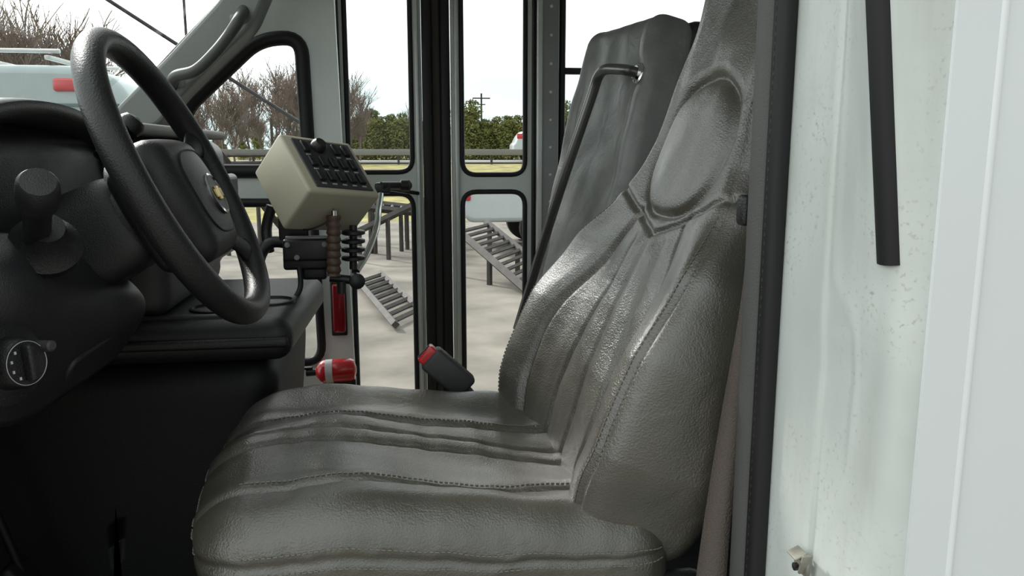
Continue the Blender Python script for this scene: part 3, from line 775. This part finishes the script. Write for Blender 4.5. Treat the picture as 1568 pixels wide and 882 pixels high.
def vehicle(name,prof,width,glass,wheels,lights,loc,wall=VWH,extra=None):
    o=[]
    o.append(plate('body',rp2(prof,.18),[],0,width,wall,.08))
    for i,g in enumerate(glass):
        o.append(plate('side_glass_%d'%i,rp2(g,.06),[],-.006,.01,TGL))
    for i,(x,r) in enumerate(wheels):
        for j,y in enumerate((.02,width-.2)):
            o.append(lathe('tyre_%d_%d'%(i,j),(x,y-.03,r),(0,1,0),[(0,r*.62),(.01,r*.95),(.03,r),(.2,r),(.22,r*.95),(.23,r*.6)],RUB,32))
            o.append(lathe('wheel_rim_%d_%d'%(i,j),(x,y-.035,r),(0,1,0),[(0,r*.15),(.01,r*.2),(.02,r*.55),(.03,r*.6),(.03,.001)],ALU,24))
    for i,(x,z,w_,h_) in enumerate(lights): o.append(bx('tail_light_%d'%i,(x,.0,z),(w_,.06,h_),REDL,.03))
    if extra: o+=extra()
    e=group(name,o); e.location=loc
vanp=[(5.2,.4),(5.2,1.98),(5.05,2.32),(4.7,2.42),(1.6,2.42),(.9,1.55),(.1,1.25),(0,.9),(0,.4)]
def rack():
    o=[]
    for x in (1.9,2.8,3.7,4.4): o.append(bx('rack_bar_%s'%x,(x,1,2.50),(.05,1.7,.04),ALU,.01))
    for y in (.2,1.8): o.append(sweep('rack_rail_%s'%y,[(1.7,y,2.56),(4.5,y,2.56)],.02,ALU,8))
    o.append(bx('roof_line_trim',(3.2,-.004,2.06),(3.7,.03,.03),mat('van_trim_grey',(.10,.16,.17),.5),.005))
    return o
vehicle('white_van',vanp,2.0,[[(1.75,1.55),(1.75,2.0),(3.2,2.0),(3.2,1.55)],[(3.35,1.55),(3.35,1.95),(4.5,1.95),(4.5,1.55)]],[(1.0,.36),(4.2,.36)],[(4.62,2.24,.26,.12),(5.12,1.3,.1,.4)],(-7.6,8.0,GZ),wall=mat('van_white',(.42,.50,.51),.35,coat=.4),extra=rack)
pick=[(0,.48),(0,1.05),(.06,1.14),(1.75,1.16),(1.80,1.20),(2.05,1.74),(2.35,1.82),(3.4,1.82),(4.0,1.22),(5.2,1.10),(5.35,.8),(5.35,.48)]
vehicle('white_pickup_truck',pick,1.9,[[(2.12,1.22),(2.32,1.68),(2.75,1.70),(2.75,1.22)],[(2.85,1.22),(2.85,1.70),(3.3,1.68),(3.75,1.22)]],[(1.3,.38),(4.4,.38)],[(.05,.95,.10,.22)],(1.05,13.0,GZ))
suvp=[(0,.42),(0,.95),(.12,1.05),(.28,1.40),(.55,1.72),(.9,1.78),(2.6,1.76),(3.5,1.15),(4.5,1.0),(4.75,.75),(4.75,.4)]
vehicle('white_suv',suvp,1.85,[[(.75,1.15),(.75,1.6),(1.7,1.66),(1.7,1.15)],[(1.8,1.15),(1.8,1.66),(2.5,1.64),(3.15,1.15)]],[(.95,.36),(3.8,.36)],[(.45,1.45,.5,.30)],(6.7,47.0,GZ+1.02))
vehicle('dark_car',[(0,.35),(0,.9),(.5,1.0),(1.1,1.45),(2.6,1.45),(3.4,1.0),(4.3,.85),(4.4,.35)],1.75,[[(1.15,1.02),(1.35,1.36),(2.5,1.36),(3.0,1.02)]],[(.8,.32),(3.5,.32)],[(.05,.8,.1,.12)],(9.5,28,gz(29)),wall=mat('blue_grey_paint',(.10,.13,.17),.3,coat=.5))

# ================================================================== WORLD, SUN, CAMERA
w=bpy.data.worlds.new('overcast_sky'); sc.world=w; w.use_nodes=True; nt=w.node_tree
bg=nt.nodes['Background']; tc=nt.nodes.new('ShaderNodeTexCoord'); mp=nt.nodes.new('ShaderNodeMapping'); mp.inputs['Scale'].default_value=(1,1,3.2)
n=nt.nodes.new('ShaderNodeTexNoise'); n.inputs['Scale'].default_value=2.2; n.inputs['Detail'].default_value=6; n.inputs['Roughness'].default_value=.55
rp=nt.nodes.new('ShaderNodeValToRGB'); rp.color_ramp.elements[0].position=.40; rp.color_ramp.elements[0].color=(.40,.50,.50,1)
rp.color_ramp.elements[1].position=.58; rp.color_ramp.elements[1].color=(.97,.98,.96,1)
nt.links.new(tc.outputs['Generated'],mp.inputs['Vector']); nt.links.new(mp.outputs['Vector'],n.inputs['Vector']); nt.links.new(n.outputs['Fac'],rp.inputs['Fac']); nt.links.new(rp.outputs['Color'],bg.inputs['Color'])
dt=nt.nodes.new('ShaderNodeVectorMath'); dt.operation='DOT_PRODUCT'; dt.inputs[1].default_value=Vector((-.62,.70,.35)).normalized()
nt.links.new(tc.outputs['Generated'],dt.inputs[0])
mr=nt.nodes.new('ShaderNodeMapRange'); mr.inputs[1].default_value=-1; mr.inputs[2].default_value=1; mr.inputs[3].default_value=.80; mr.inputs[4].default_value=2.9
nt.links.new(dt.outputs['Value'],mr.inputs[0]); nt.links.new(mr.outputs[0],bg.inputs['Strength'])
def sun(name,dirv,st_,ang,col=(1,.97,.92)):
    l=bpy.data.lights.new(name,'SUN'); l.energy=st_; l.angle=R(ang); l.color=col; o=bpy.data.objects.new(name,l); sc.collection.objects.link(o)
    o.rotation_euler=Vector(dirv).to_track_quat('-Z','Y').to_euler()
sun('sun',(.50,-.66,-.56),4.2,8)
cam=bpy.data.cameras.new('camera'); co=bpy.data.objects.new('camera',cam); sc.collection.objects.link(co)
cam.sensor_width=36; cam.lens=FPX/1568*36; cam.clip_start=.02; cam.clip_end=500
co.location=(0,0,0); co.rotation_euler=(R(90)-PITCH,0,-YAW); sc.camera=co
for o in list(sc.objects):
    if o.parent is None: o.location.z+=ZC
sc.view_settings.view_transform='Standard'
